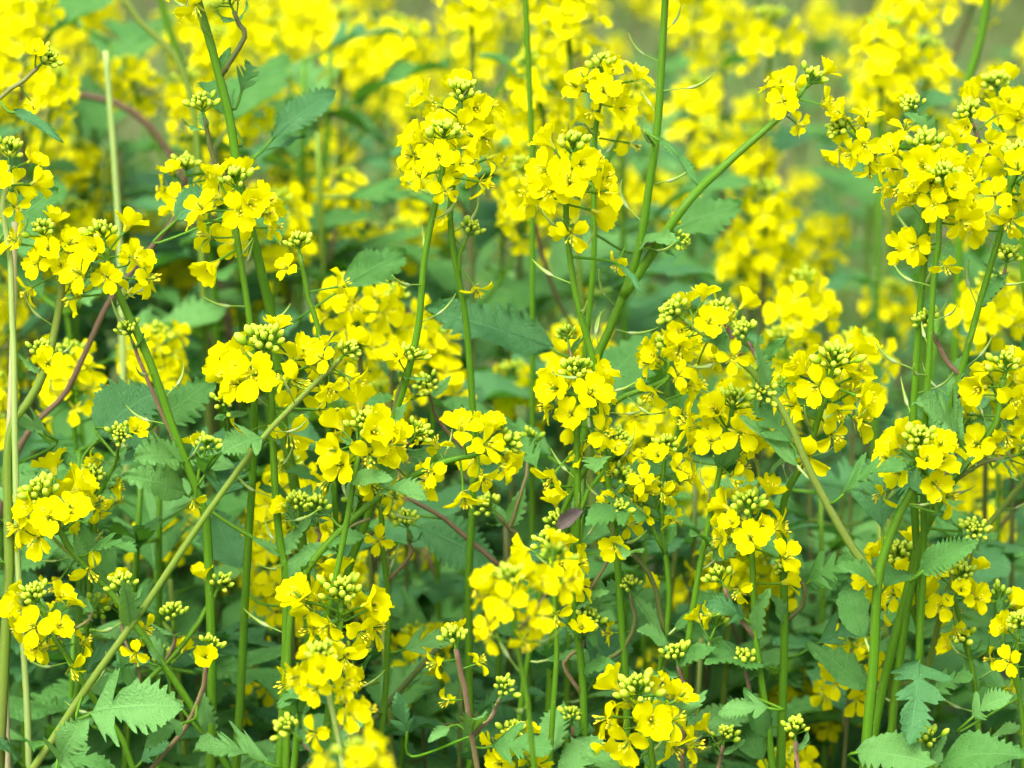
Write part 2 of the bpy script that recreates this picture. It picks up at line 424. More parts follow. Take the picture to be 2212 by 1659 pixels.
def crown_mesh(r):
    """the stem tip inside a head with its smallest, still packed buds"""
    mb = MB()
    mb.tube([Vector((0, 0, -5 * MM)), Vector((0, 0, -1 * MM)), Vector((0, 0, 6 * MM))], [1.1 * MM, 1.0 * MM, 0.6 * MM], 7, 1)
    for i in range(9):
        q = i / 9
        mb.merge(bud(r.randint(0, 9999), 2.8 * MM, 4.2 * MM, True), Matrix.Translation((0, 0, 7.5 * MM)) @ align(dirv(0.08 + 0.6 * math.sqrt(q), i * GA), 0))
    return mb.mesh('flower_head', FM)
CROWN = [crown_mesh(random.Random(600 + i)) for i in range(4)]
LOWF = [flower(700 + i, 1 if i < 5 else 2, rng.uniform(10, 16) * MM, True) for i in range(7)]
LOWB = [bud(720 + i, 4.6 * MM, 7 * MM, True) for i in range(2)]
def bg_head(seed, n, nb):
    r = random.Random(seed); mb = MB()
    mb.tube([Vector((0, 0, -30 * MM)), Vector((0, 0, -5 * MM)), Vector((0, 0, 4 * MM))], [1.6 * MM, 1.3 * MM, 0.7 * MM], 5, 1)
    for k, M, s in head_layout(r, n, nb, 1.15):
        src = r.choice(LOWB) if k == 'b' else r.choice(LOWF)
        mb.merge(src, M @ Matrix.Scale(s, 4))
    return mb.mesh('flower_head', FM)
BGH = [bg_head(740 + i, (18, 15, 12, 17, 9)[i], 14) for i in range(5)]
BGB = bg_head(760, 1, 24)

# ------------------------------------------------------------------ scene objects
def put(name, data, parent=None, M=None):
    o = bpy.data.objects.new(name, data); COL.objects.link(o)
    if parent is not None: o.parent = parent
    if M is not None: o.matrix_basis = M
    return o
def tag(o, label=None, cat=None, group=None, kind=None):
    if label: o['label'] = label
    if cat: o['category'] = cat
    if group: o['group'] = group
    if kind: o['kind'] = kind
    return o
def frame(pos, z, xref=Vector((0.3, -1, 0.2)), scale=1.0):
    z = z.normalized(); x = xref - z * xref.dot(z); x.normalize(); y = z.cross(x)
    M = Matrix((x, y, z)).transposed().to_4x4(); M.translation = pos
    return M @ Matrix.Scale(scale, 4)
CAMP = Vector((0, 0, CAM_H))

STEMS = []          # (plant empty, list of points) for hanging leaves on later
def build_hairs(stem_obj, pts, rad, zmin, dens, seed):
    r = random.Random(seed); mb = MB()
    for i in range(len(pts) - 1):
        if pts[i].z < zmin: break
        seg = pts[i + 1] - pts[i]; t = seg.normalized()
        n = int(dens * seg.length * 1000 + r.random())
        a = t.orthogonal().normalized(); b = t.cross(a)
        for _ in range(n):
            th = r.uniform(0, 6.283); o = a * math.cos(th) + b * math.sin(th)
            p = pts[i] + seg * r.random() + o * rad[i] * 0.95
            ln = r.uniform(0.8, 2.0) * MM; w = t.cross(o) * 0.09 * MM
            tip = p + (o * 0.85 + t * r.uniform(-0.1, 0.6)) * ln
            mb.add([p - w, p + w, tip], [(0, 1, 2)], 0, [(0, 0, 0)] * 3)
    if mb.f:
        o = put('hairs', mb.mesh('hairs', [MST['straw']]), stem_obj); o['kind'] = 'stuff'

def add_head(plant, org, tip, d, Rpx, n, Y, seed, tc, nb=None):
    """plant > flower_head > flower, bud"""
    r = random.Random(seed)
    sc = Rpx * mpp(Y) / 0.0215; n = int(n * 0.80 + 0.5)
    flow = n > 0
    if not flow: sc = max(sc * 0.78, 0.82) * r.uniform(0.9, 1.15)
    elif Rpx < 65: sc = max(sc, 0.85)
    sc = min(sc, 1.42)
    z = d.normalized() + (CAMP - tip).normalized() * tc
    h = put('flower_head', CROWN[seed % 4], plant, frame(tip - org, z, Vector((r.uniform(-1, 1), r.uniform(-1, 1), 0.3)), sc))
    if nb is None: nb = r.randint(13, 20) if flow else r.randint(12, 20)
    if not flow and r.random() < 0.45: n = r.randint(1, 2)
    for k, M, s in head_layout(r, n, nb):
        if k == 'b': o = put('bud', BDV[r.randrange(6)], h, M @ Matrix.Scale(s, 4))
        else: o = put('flower', r.choice(FLV[int(k[1])]), h, M @ Matrix.Scale(s, 4))
    if not flow or r.random() < 0.35:                      # small leaflets under the buds
        for i in range(2 if not flow else 1):
            az = r.uniform(0, 6.28); dd = dirv(r.uniform(0.9, 1.4), az)
            M = Matrix.Translation((0, 0, -6 * MM)) @ align(dd, 0) @ Matrix.Rotation(-math.pi / 2, 4, 'Y') @ Matrix.Scale(r.uniform(10, 19) * MM, 4)
            put('leaf', r.choice(LEAF['small']), h, M)
    return h

def stem_line(pts, Y, root):
    """photo points (u, v[, dY]) -> 3-D polyline from tip to base, carried on to the ground when root is set"""
    P = [at(p[0], p[1], Y + (p[2] if len(p) > 2 else 0)) for p in pts]
    if root:
        e = P[-1]; d = (P[-1] - P[-2]).normalized()
        if d.z > -0.35: d = (d + Vector((0, 0, -0.9))).normalized()
        q = e + d * 0.10; q.y = max(q.y, e.y - 0.02)
        P.append(q)
        k = Vector((q.x + d.x * 0.12, q.y + 0.02, q.z * 0.45)); P.append(k)
        P.append(Vector((k.x + d.x * 0.04, k.y + 0.01, -0.01)))
    return P

PLANTS = []
ns = [0]
def grow(label, Y, stems, group='mustard plants in flower', hairs=True):
    """stems[0] is the main stem; each stem = (points, width tip px, width base px, material, R px, flowers, pods, tilt to camera)"""
    Y = YF + Y
    lines = [stem_line(s[0], Y, i == 0) for i, s in enumerate(stems)]
    base = lines[0][-1].copy(); base.z = 0
    pl = put('mustard_plant', None, None, Matrix.Translation(base)); pl.empty_display_size = 0.02
    tag(pl, label, 'plant', group)
    allp = []
    for i, (s, line) in enumerate(zip(stems, lines)):
        pts, w0, w1, mat, Rp, n, npod, tc = s
        ns[0] += 1; seed = ns[0] * 13 + 5; r = random.Random(seed)
        if i: # let a branch start inside the nearest stem point
            near = min(allp, key=lambda q: (q - line[-1]).length)
            if (near - line[-1]).length < 0.06: line[-1] = near
            else: line.append(near)
        if Rp:
            zd = ((line[0] - line[1]).normalized() + (CAMP - line[0]).normalized() * tc).normalized()
            hs = min(1.42, Rp * mpp(Y) / 0.0215) if n else 1.0
            ln0 = min(0.021 * hs, 0.55 * (line[1] - line[0]).length)
            line.insert(1, line[0] - zd * ln0)
        sm = catmull(line, 0.006)
        # slight natural wobble
        for k, q in enumerate(sm):
            if 3 < k < len(sm) - 3: q += Vector((math.sin(k * 0.23 + seed), 0, 0)) * 0.0007
        m = mpp(Y); tot = len(sm) - 1
        vis = max(1, int(tot * (0.62 if i == 0 else 1)))
        rad = [0.5 * m * (w0 + (w1 - w0) * min(1, k / vis) ** 0.8) * 0.95 for k in range(tot + 1)]
        mb = MB()
        for k in range(0, tot + 1): # node swellings
            rad[k] *= 1 + 0.05 * max(0, math.sin(k * 0.31 + seed)) ** 8
        mb.tube([q - base for q in sm], rad, 12, 0, 0.05)
        so = put('stem' if i == 0 else 'branch', mb.mesh('stem', [MST[mat]]), pl)
        allp += sm
        STEMS.append((pl, base, sm))
        if hairs and abs(Y - YF) < 0.10:
            build_hairs(so, [q - base for q in sm], rad, 0.55, 0.9 if mat in ('purple', 'olive') else 0.45, seed)
        d = sm[0] - sm[min(2, tot)]
        if Rp: add_head(pl, base, sm[0], d, Rp, n, Y, seed, 0.0)
        # pods below the head
        if npod:
            off = (26 if n else 12) * MM; acc = 0; nxt = off; cnt = 0
            for k in range(1, tot):
                acc += (sm[k] - sm[k - 1]).length
                if acc >= nxt and cnt < npod:
                    t = (sm[k - 1] - sm[k]).normalized(); az = cnt * GA + seed
                    a = t.orthogonal().normalized(); b = t.cross(a)
                    o = a * math.cos(az) + b * math.sin(az)
                    zz = (o * math.sin(1.15) + t * math.cos(1.15) + Vector((0, 0, r.uniform(-.2, .2))))
                    M = frame(sm[k] - base, zz, -Vector((0, 0, 1)) if abs(zz.normalized().z) < .95 else Vector((1, 0, 0)), r.uniform(0.8, 1.1))
                    # +X of the pod turns up
                    M = M @ Matrix.Rotation(math.pi, 4, 'Z') @ Matrix.Rotation(r.uniform(-.6, .6), 4, 'Z')
                    put('seed_pod', r.choice(PDV), so, M)
                    cnt += 1; nxt = acc + r.uniform(7, 17) * MM
        # small axillary leaf where a branch leaves
        if i and r.random() < 0.7:
            q = sm[-1]; dd = (sm[-6 if tot > 6 else 0] - q).normalized() + Vector((r.uniform(-.8, .8), r.uniform(-.8, .3), 0.1))
            place_leaf(pl, base, q, q + dd.normalized() * r.uniform(16, 34) * MM, r.choice(LEAF['small']), 0.5, r)
    PLANTS.append(pl)
    return pl
_grow = grow
def grow(label, Y, stems, **kw):
    """adds one or two thin side shoots low on the main stem"""
    main = stems[0]; rs = random.Random(len(label) * 7 + int(main[0][0][0]))
    vis = [p for p in main[0] if 850 < p[1] < 1660]
    if len(vis) > 1:
        for k in range(rs.randint(0, 1)):
            a = rs.randrange(len(vis) - 1); t = rs.random()
            u = vis[a][0] * (1 - t) + vis[a + 1][0] * t; v = vis[a][1] * (1 - t) + vis[a + 1][1] * t
            sg = rs.choice((-1, 1)); dx = rs.uniform(30, 110) * sg; dv = rs.uniform(60, 190)
            fl = rs.random() < 0.2
            stems = stems + [([(u + dx, v - dv, rs.uniform(-.03, .04)), (u + dx * 0.8, v - dv * 0.55), (u + dx * 0.25, v - dv * 0.12), (u, v)], 6, 9, rs.choice(('purple', 'green', 'olive', 'purple')), 50 if fl else 34, rs.randint(3, 6) if fl else 0, 0, 0.1)]
    return _grow(label, Y, stems, **kw)
def place_leaf(pl, org, b, t, me, face, r, width=1.0):
    x = (t - b); L = x.length; x.normalize()
    nrm = Vector((0, 0, 1)) * (1 - face) + (CAMP - b).normalized() * face + Vector((r.uniform(-.2, .2), 0, 0))
    z = nrm - x * nrm.dot(x); z.normalize(); y = z.cross(x)
    M = Matrix((x, y, z)).transposed().to_4x4() @ Matrix.Diagonal((L, L * width, L, 1)); M.translation = b - org
    return put('leaf', me, pl, M)
def hang_leaf(b, t, Yb, Yt, kind, face=0.5, width=1.0, seed=0):
    """a leaf from photo point b to t, joined by its own petiole to the nearest stem"""
    r = random.Random(seed)
    B, T = at(b[0], b[1], YF + Yb), at(t[0], t[1], YF + Yt)
    best = None
    for pl, base, sm in STEMS:
        for q in sm[::3]:
            if q.z > B.z + 0.02: continue
            dd = (q - B).length
            if best is None or dd < best[0]: best = (dd, pl, base, q)
    dd, pl, base, q = best
    if dd > 0.075: T = T + (q - B) * 0.6; B = B + (q - B) * 0.6; dd *= 0.4
    lf = place_leaf(pl, base, B, T, r.choice(LEAF[kind]), face, r, width)
    dirx = (T - B).normalized()
    c = catmull([q, B - dirx * min(0.03, dd * 0.4) + Vector((0, 0, -0.002)), B + dirx * 0.002], 0.004)
    mb = MB(); mb.tube([p - base for p in c], [0.75 * MM] * len(c), 6, 0)
    put('petiole', mb.mesh('petiole', [MST['green']]), lf).matrix_parent_inverse = lf.matrix_basis.inverted()
    return lf

# ------------------------------------------------------------------ ground
def ground():
    m, nt, out = new_mat('soil')
    co = N(nt, 'ShaderNodeTexCoord').outputs['Object']
    n1 = noise(nt, 3.0, 6, co); n2 = noise(nt, 40.0, 5, co)
    c = mixc(nt, ramp(nt, n1, [(0.35, (0, 0, 0)), (0.65, (1, 1, 1))]), (0.09, 0.095, 0.045), (0.13, 0.14, 0.065))
    c = mixc(nt, math_(nt, 'MULTIPLY', n2, 0.6), c, (0.07, 0.055, 0.035))
    surface(nt, out, c, 0.95, 0.1, 0, None, n2, 1.0, 0.02)
    mb = MB(); ys = [-40, -6, 0] + [0.25 * i for i in range(1, 41)] + [14, 25, 60, 200, 900]
    xs = [-900, -200, -60, -20, -8] + [-4 + 0.25 * i for i in range(33)] + [8, 20, 60, 200, 900]
    r = random.Random(3)
    rows = [[Vector((x, y, r.uniform(-0.015, 0.015) - 0.01 if abs(x) < 4.1 and 0 < y < 10.1 else -0.01)) for x in xs] for y in ys]
    mb.grid(rows, 0, [[(0, 0, 0)] * len(xs) for _ in ys])
    tag(put('ground', mb.mesh('ground', [m])), kind='structure')
ground()

# ------------------------------------------------------------------ the plants in and near the plane of focus
# (points tip -> base in photo pixels, tip width, base width, material, head radius, flowers, pods, tilt to camera)
G, O, PU, DK = 'green', 'olive', 'purple', 'dark'
grow('upright mustard plant with domed yellow head standing alone at the middle of the picture', 0.0, [
 ([(1245, 835), (1246, 940), (1243, 1200), (1240, 1290), (1262, 1480), (1262, 1659)], 13, 27, G, 102, 19, 5, 0.12),
 ([(1322, 972), (1305, 1015), (1270, 1060), (1243, 1125)], 8, 12, G, 55, 5, 2, 0.1),
 ([(1208, 1150), (1222, 1205), (1241, 1270)], 8, 11, G, 36, 0, 0, 0.2),
 ([(1362, 1285), (1370, 1335), (1345, 1400), (1268, 1460)], 9, 13, DK, 36, 0, 0, 0.1),
 ([(1266, 1362), (1254, 1400), (1215, 1432), (1258, 1500)], 8, 10, PU, 36, 0, 0, 0.2)])
grow('mustard plant with a broad yellow head above the crossing of two stems, left of centre', 0.0, [
 ([(575, 775), (584, 860), (590, 950), (605, 1150), (618, 1250), (612, 1450), (605, 1659)], 14, 27, G, 122, 20, 10, 0.35),
 ([(440, 985), (428, 1030), (440, 1090), (602, 1200)], 7, 10, G, 34, 0, 0, 0.1),
 ([(685, 1118), (688, 1170), (612, 1260)], 7, 10, PU, 34, 0, 0, 0.1)])
grow('mustard plant with an olive stem leaning diagonally from the bottom left corner', -0.03, [
 ([(735, 775), (700, 812), (640, 872), (560, 957), (430, 1130), (300, 1330), (180, 1500), (70, 1659)], 11, 25, O, 80, 9, 2, 0.3),
 ([(272, 1285), (288, 1330), (278, 1362)], 7, 9, PU, 34, 0, 0, 0.2)])
grow('mustard plant with tall green stem and rounded head in front of the thick tall stem', 0.03, [
 ([(510, 425), (513, 500), (525, 590), (540, 720), (548, 900), (545, 1080), (520, 1440), (510, 1659)], 12, 26, G, 104, 18, 6, 0.1)])
grow('mustard plant with a dark green slanting stem and long pods below its head, left side', 0.0, [
 ([(228, 535), (238, 590), (262, 650), (320, 780), (370, 920), (430, 1070), (452, 1180), (455, 1659)], 15, 30, G, 96, 15, 7, 0.15),
 ([(285, 735), (305, 790), (350, 900), (398, 990)], 7, 10, PU, 32, 0, 0, 0.1)])
grow('mustard plant curving up from the left edge with a pale open head', 0.0, [
 ([(100, 525), (130, 605), (122, 680), (95, 800), (60, 870), (22, 945), (20, 1200), (8, 1400), (0, 1659)], 14, 36, O, 88, 15, 3, 0.25),
 ([(90, 785), (85, 840), (60, 875)], 8, 10, PU, 34, 0, 0, 0.1)])
grow('mustard plant with the rear and taller of the two overlapping heads, upper middle', 0.06, [
 ([(995, 235), (988, 330), (972, 450), (985, 560), (1010, 700), (1020, 900), (1018, 1100)], 12, 22, G, 98, 19, 3, 0.1),
 ([(1005, 522), (992, 555), (985, 600)], 8, 11, G, 45, 3, 0, 0.1)])
grow('mustard plant with the lower front of the two overlapping heads, upper middle', 0.02, [
 ([(958, 318), (955, 380), (945, 430), (920, 560), (905, 700), (872, 830), (838, 930), (800, 1100)], 12, 26, G, 92, 15, 5, 0.1),
 ([(880, 792), (862, 850), (842, 920)], 9, 14, DK, 38, 0, 0, 0.1)])
grow('mustard plant with loose ragged head and pods down its stem, right of centre top', 0.0, [
 ([(1232, 352), (1226, 400), (1228, 500), (1245, 640), (1272, 750), (1285, 812), (1300, 950)], 12, 22, G, 108, 20, 12, 0.1)])
grow('mustard plant whose flat topped head stands just above and behind the ragged one', 0.12, [
 ([(1300, 172), (1298, 220), (1285, 330), (1280, 550), (1270, 680), (1262, 800)], 11, 18, G, 88, 16, 3, 0.1)])
grow('very tall mustard plant whose stem leaves the top edge and forks to a leaning head', 0.05, [
 ([(1455, -130), (1440, 0), (1420, 250), (1400, 400), (1375, 560), (1320, 710), (1290, 780), (1270, 900)], 14, 30, G, 90, 14, 14, 0),
 ([(1738, 190, .03), (1700, 240, .03), (1560, 360, .02), (1480, 440), (1400, 560), (1345, 655)], 11, 24, G, 64, 9, 0, 0.1),
 ([(1448, 520), (1420, 522), (1372, 545)], 7, 9, PU, 34, 0, 0, 0.5)])
grow('mustard plant with the tall dense head at the right, beside a twin stem', 0.0, [
 ([(2000, 350), (1998, 430), (1999, 510), (1986, 650), (1978, 800), (1975, 1000), (1982, 1250), (1985, 1430)], 13, 26, G, 108, 21, 9, 0.25)])
grow('mustard plant with the lower twin stem and head crowding the tall one at right', -0.02, [
 ([(2035, 412), (2025, 520), (2013, 620), (2003, 860), (1998, 1000)], 13, 22, G, 100, 18, 5, 0.3)])
grow('mustard plant with a pale head cut by the right edge, upper right', 0.0, [
 ([(2190, 372), (2172, 450), (2150, 530), (2120, 640), (2080, 800), (2045, 920), (2020, 1050)], 13, 26, G, 102, 18, 7, 0.15),
 ([(2172, 578), (2162, 620), (2122, 665)], 8, 11, PU, 34, 0, 0, 0.1),
 ([(2010, 712), (2050, 790), (2090, 830), (2080, 860)], 10, 13, PU, 56, 0, 0, 0.2)])
grow('mustard plant bowing sideways with its stem arching in from the right edge', 0.08, [
 ([(1842, 290), (1880, 308), (1920, 315), (2000, 322), (2110, 345), (2212, 400), (2290, 520)], 12, 20, G, 84, 15, 0, 0.1),
 ([(1982, 248), (2000, 280), (2012, 322)], 7, 9, PU, 32, 0, 0, 0.2),
 ([(2100, 265), (2120, 320), (2150, 362)], 8, 11, PU, 60, 8, 0, 0.2)])
grow('mustard plant with soft rounded head in the upper right corner', 0.18, [
 ([(2155, 212), (2165, 300), (2200, 420), (2210, 600)], 12, 20, G, 92, 17, 0, 0.1)])
grow('mustard plant with wide head of large open flowers and bud dome, right of centre', 0.0, [
 ([(1795, 812), (1778, 880), (1742, 990), (1695, 1080), (1690, 1200), (1692, 1400), (1690, 1659)], 14, 31, G, 120, 20, 3, 0.40),
 ([(1712, 1240), (1742, 1272), (1732, 1310), (1692, 1338)], 10, 13, DK, 52, 0, 0, 0.2)])
grow('mustard plant with thick forked stem, bud filled head and a long side branch, right', -0.045, [
 ([(1985, 975), (1978, 1045), (1955, 1088), (1925, 1150), (1893, 1260), (1885, 1450), (1872, 1640)], 17, 38, G, 102, 19, 2, 0.6),
 ([(1478, 690), (1520, 722), (1580, 765), (1640, 822), (1700, 910), (1750, 1020), (1830, 1160), (1893, 1255)], 11, 20, O, 88, 14, 2, 0.25),
 ([(1565, 695), (1585, 735), (1600, 780)], 9, 12, PU, 48, 3, 0, 0.2),
 ([(1616, 737), (1640, 785), (1652, 835)], 8, 11, PU, 32, 0, 0, 0.1)])
grow('mustard plant with narrow head and upright buds, between the middle and the wide head', -0.01, [
 ([(1580, 900), (1562, 970), (1535, 1100), (1512, 1230), (1488, 1400), (1480, 1500), (1472, 1659)], 12, 22, G, 102, 19, 3, 0.1),
 ([(1597, 945), (1612, 975), (1640, 1038), (1520, 1200)], 8, 12, O, 0, 0, 0, 0)])
grow('mustard plant with a stout green stem rising from the bottom right to the right edge', 0.0, [
 ([(2168, 818), (2150, 915), (2060, 1040), (1995, 1160), (1955, 1300), (1905, 1480), (1878, 1640), (1870, 1800)], 16, 34, G, 102, 18, 4, 0.3),
 ([(2188, 985), (2120, 1000), (2060, 1040)], 8, 11, PU, 36, 0, 0, 0.2)])
grow('mustard plant whose short leaning head lies beside the domed middle one', 0.03, [
 ([(1445, 775), (1442, 820), (1390, 842), (1322, 875), (1290, 965)], 12, 18, G, 88, 15, 3, 0.1)])
grow('mustard plant with two small bud heads stacked right of the middle stem', 0.0, [
 ([(1437, 985), (1430, 1050), (1435, 1150), (1443, 1300), (1422, 1450), (1400, 1659)], 10, 20, G, 80, 12, 0, 0.2),
 ([(1425, 1080), (1405, 1130), (1432, 1200)], 9, 12, G, 70, 9, 0, 0.35),
 ([(1330, 1050), (1300, 1080), (1330, 1160), (1400, 1240), (1438, 1370)], 9, 13, DK, 30, 0, 0, 0.2)])
grow('mustard plant with a side view of its fan of buds over the flowers, lower right', -0.02, [
 ([(1620, 1122), (1622, 1160), (1628, 1350), (1640, 1450), (1660, 1560), (1672, 1659)], 12, 25, G, 102, 18, 0, 0.05),
 ([(1565, 1270), (1582, 1312), (1625, 1368)], 9, 12, PU, 38, 0, 0, 0.0),
 ([(1610, 1448), (1625, 1520), (1655, 1590)], 9, 12, PU, 38, 0, 0, 0.0)])
grow('mustard plant with flowers half hidden behind the stout stem, lower right', 0.03, [
 ([(1945, 1222), (1960, 1290), (1985, 1380), (1988, 1500), (1985, 1659)], 11, 22, G, 98, 18, 0, 0.4)])
grow('mustard plant with a few large open flowers right of the stout stem', 0.0, [
 ([(2070, 1262), (2060, 1300), (2085, 1380), (2110, 1500), (2122, 1659)], 11, 20, G, 86, 13, 5, 0.4),
 ([(2085, 1398), (2100, 1440), (2110, 1500)], 9, 12, DK, 50, 2, 0, 0.3)])
grow('leaning mustard stem entering at the right edge halfway down the frame', 0.05, [
 ([(2300, 930), (2212, 1040), (2085, 1205), (2040, 1300), (2000, 1450)], 13, 20, O, 80, 14, 3, 0)])
grow('mustard plant with flowers cut off by the right edge near the bottom', -0.02, [
 ([(2200, 1368), (2196, 1430), (2212, 1560), (2215, 1659)], 10, 18, G, 62, 8, 0, 0.3)])
grow('mustard plant with big bright head and bud dome near the bottom, left of centre', -0.03, [
 ([(738, 1312), (735, 1370), (728, 1480), (716, 1659)], 13, 22, G, 118, 19, 2, 0.30)])
grow('mustard plant with a softly blurred head low in front of the big one', -0.16, [
 ([(700, 1442), (715, 1510), (732, 1600), (745, 1720)], 12, 20, 'pale', 94, 16, 2, 0.15),
 ([(640, 1590), (670, 1620), (740, 1680)], 7, 9, PU, 34, 0, 0, 0.2)])
grow('mustard plant with the large softly blurred head in front, just below the middle', -0.2, [
 ([(1105, 1280), (1118, 1400), (1135, 1500), (1150, 1659)], 11, 18, G, 98, 17, 3, 0.1)])
grow('mustard plant with spreading petals and pale buds behind the blurred front head', -0.02, [
 ([(1185, 1195), (1190, 1250), (1200, 1400), (1190, 1659)], 11, 18, G, 86, 11, 0, 0.2)])
grow('mustard plant with a grey purple hairy stem and an upright fan of buds, bottom middle', -0.05, [
 ([(985, 1402), (1000, 1480), (1012, 1560), (1030, 1659)], 12, 19, PU, 62, 5, 0, 0.0),
 ([(1080, 1508), (1060, 1550), (1018, 1600)], 8, 11, PU, 38, 0, 0, 0.2)])
grow('mustard plant with large glowing flowers at the bottom edge, right of centre', -0.07, [
 ([(1385, 1522), (1400, 1590), (1412, 1680)], 13, 22, G, 124, 19, 0, 0.35)])
grow('mustard plant with a head sliced by the bottom edge, under the blurred front head', -0.04, [
 ([(1110, 1605), (1115, 1680)], 12, 18, G, 90, 12, 0, 0.35)])
grow('closest mustard plant, only its strongly blurred crown showing at the bottom edge', -0.36, [
 ([(770, 1650), (775, 1740)], 12, 18, 'pale', 96, 18, 0, 0.1)])
grow('mustard plant with heavy head at the left edge and stem crossing to the lower left', 0.0, [
 ([(105, 1095), (140, 1165), (165, 1200), (250, 1290), (350, 1430), (420, 1540), (490, 1659)], 13, 24, G, 114, 19, 4, 0.25)])
grow('mustard plant with droopy flowers at the left edge, lowest of the left heads', -0.02, [
 ([(90, 1312), (122, 1380), (155, 1430), (195, 1495), (260, 1590), (285, 1659)], 12, 20, G, 96, 15, 3, 0.2)])
grow('mustard plant with bud filled centre ringed by few petals, above the heavy left head', 0.03, [
 ([(205, 1045), (212, 1090), (200, 1200), (180, 1400)], 11, 18, G, 80, 9, 2, 0.6)])
grow('mustard plant with a head of big drooping petals left of the bowing head, centre', -0.03, [
 ([(782, 942), (772, 1000), (742, 1150), (712, 1300)], 12, 20, G, 104, 21, 0, 0.5)])
grow('mustard plant bowing to the right with buds at the tip of its sloping stem, centre', -0.01, [
 ([(1066, 966), (1015, 985), (960, 997), (850, 1050), (740, 1140), (660, 1240), (630, 1350), (615, 1659)], 12, 25, G, 96, 17, 4, 0.0),
 ([(886, 955), (846, 1000), (850, 1048)], 8, 10, PU, 38, 0, 0, 0.2),
 ([(800, 1120), (750, 1140), (700, 1190)], 7, 9, PU, 0, 0, 0, 0)])
grow('budding mustard plant with a hairy purplish stem beside the lobed leaf, lower left', -0.02, [
 ([(450, 1418), (438, 1480), (400, 1570), (330, 1659)], 11, 16, PU, 46, 0, 0, 0.0)])
grow('budding mustard plant with a hairy bright green stem left of the upright twin stems', 0.0, [
 ([(465, 1282), (430, 1340), (380, 1410), (300, 1490)], 11, 15, G, 46, 1, 0, 0.2),
 ([(375, 1350), (378, 1385), (350, 1440)], 7, 9, PU, 32, 0, 0, 0.1)])
grow('mustard plant with long buds and two half open flowers, left of centre', 0.02, [
 ([(648, 550), (665, 640), (690, 710), (700, 850)], 11, 15, G, 60, 4, 0, 0.1)])
grow('mustard plant with a dark slanting stem and budding tip low in the middle', 0.06, [
 ([(1074, 1112), (1125, 1168), (1090, 1230), (1000, 1340), (880, 1470), (800, 1560)], 10, 24, DK, 42, 0, 0, 0.2),
 ([(880, 1075), (960, 1120), (1020, 1170), (1066, 1222)], 9, 12, 'brown', 0, 0, 0, 0)])
grow('mustard plant with a thin upright stem and hooked purple bud branch, lower middle', 0.02, [
 ([(822, 1090), (828, 1180), (838, 1290), (832, 1450)], 12, 18, G, 40, 2, 3, 0.1),
 ([(882, 1152), (888, 1200), (850, 1245)], 8, 10, PU, 34, 0, 0, 0.1)])
grow('budding mustard plant right of the glowing flowers at the bottom', -0.02, [
 ([(1465, 1438), (1480, 1490), (1472, 1600), (1470, 1659)], 11, 16, PU, 54, 0, 0, 0.1)])
grow('small budding mustard plant at the bottom edge right of the stout pair of stems', -0.05, [
 ([(2005, 1620), (2010, 1680)], 11, 16, G, 42, 0, 0, 0.2)])
grow('small budding mustard plant at the bottom edge, between upright stems', -0.04, [
 ([(1718, 1600), (1722, 1680)], 11, 15, PU, 38, 0, 0, 0.0)])
grow('low budding mustard plant beside the bottom edge, right of the glowing flowers', -0.03, [
 ([(1562, 1610), (1545, 1680)], 9, 13, PU, 36, 0, 0, 0.2)])
grow('little budding mustard plant just left of the middle stem at the bottom', 0.0, [
 ([(1236, 1568), (1240, 1640), (1240, 1700)], 9, 13, PU, 34, 0, 0, 0.1)])
grow('thick tall mustard stem with purple side shoots leaving the top edge, upper left', 0.06, [
 ([(410, -100), (425, 0), (460, 110), (500, 260), (520, 400), (560, 580), (590, 720), (612, 900)], 17, 28, G, 90, 14, 2, 0),
 ([(505, 25), (528, 80), (492, 162)], 9, 13, DK, 46, 0, 0, 0.1),
 ([(442, 255), (455, 320), (490, 402), (530, 450)], 9, 12, DK, 42, 0, 0, 0.1)])
grow('mustard plant with a few spread flowers clipped by the left edge, upper left', 0.0, [
 ([(18, 355), (8, 450), (25, 560), (28, 700)], 12, 18, 'pale', 92, 10, 2, 0.1)])
grow('mustard shoot with one open flower and green buds near the upper left corner', 0.06, [
 ([(82, 145), (45, 180), (0, 215), (-60, 320)], 9, 13, PU, 46, 2, 0, 0.1)])
grow('mustard plant with a brown slanting stem and small blurred head, left', 0.13, [
 ([(400, 380), (390, 460), (300, 570), (230, 660), (150, 830)], 12, 17, 'brown', 74, 11, 0, 0.1)])
for lab, Yo, pts, w0, w1, mt in (
  ('pale dry straw stalk standing upright close to the left edge', 0.02, [(32, 480), (30, 640), (26, 800), (20, 960), (18, 1200)], 13, 17, 'straw'),
  ('pale green blurred stalk standing upright behind the left heads', 0.30, [(228, 110), (240, 250), (248, 360), (258, 520), (265, 760)], 15, 19, 'pale')):
    L_ = stem_line(pts, YF + Yo, True); base = L_[-1].copy(); base.z = 0
    sm = catmull(L_, 0.008); m_ = mpp(YF)
    mb = MB(); mb.tube([q - base for q in sm], [0.5 * m_ * (w0 + (w1 - w0) * min(1, k / 40)) for k in range(len(sm))], 10, 0, 0.05)
    pl = put('dry_stalk', None, None, Matrix.Translation(base)); tag(pl, lab, 'stalk')
    so = put('stem', mb.mesh('stem', [MST[mt]]), pl)
    build_hairs(so, [q - base for q in sm], [0.5 * m_ * w0] * len(sm), 0.6, 0.5, 5)

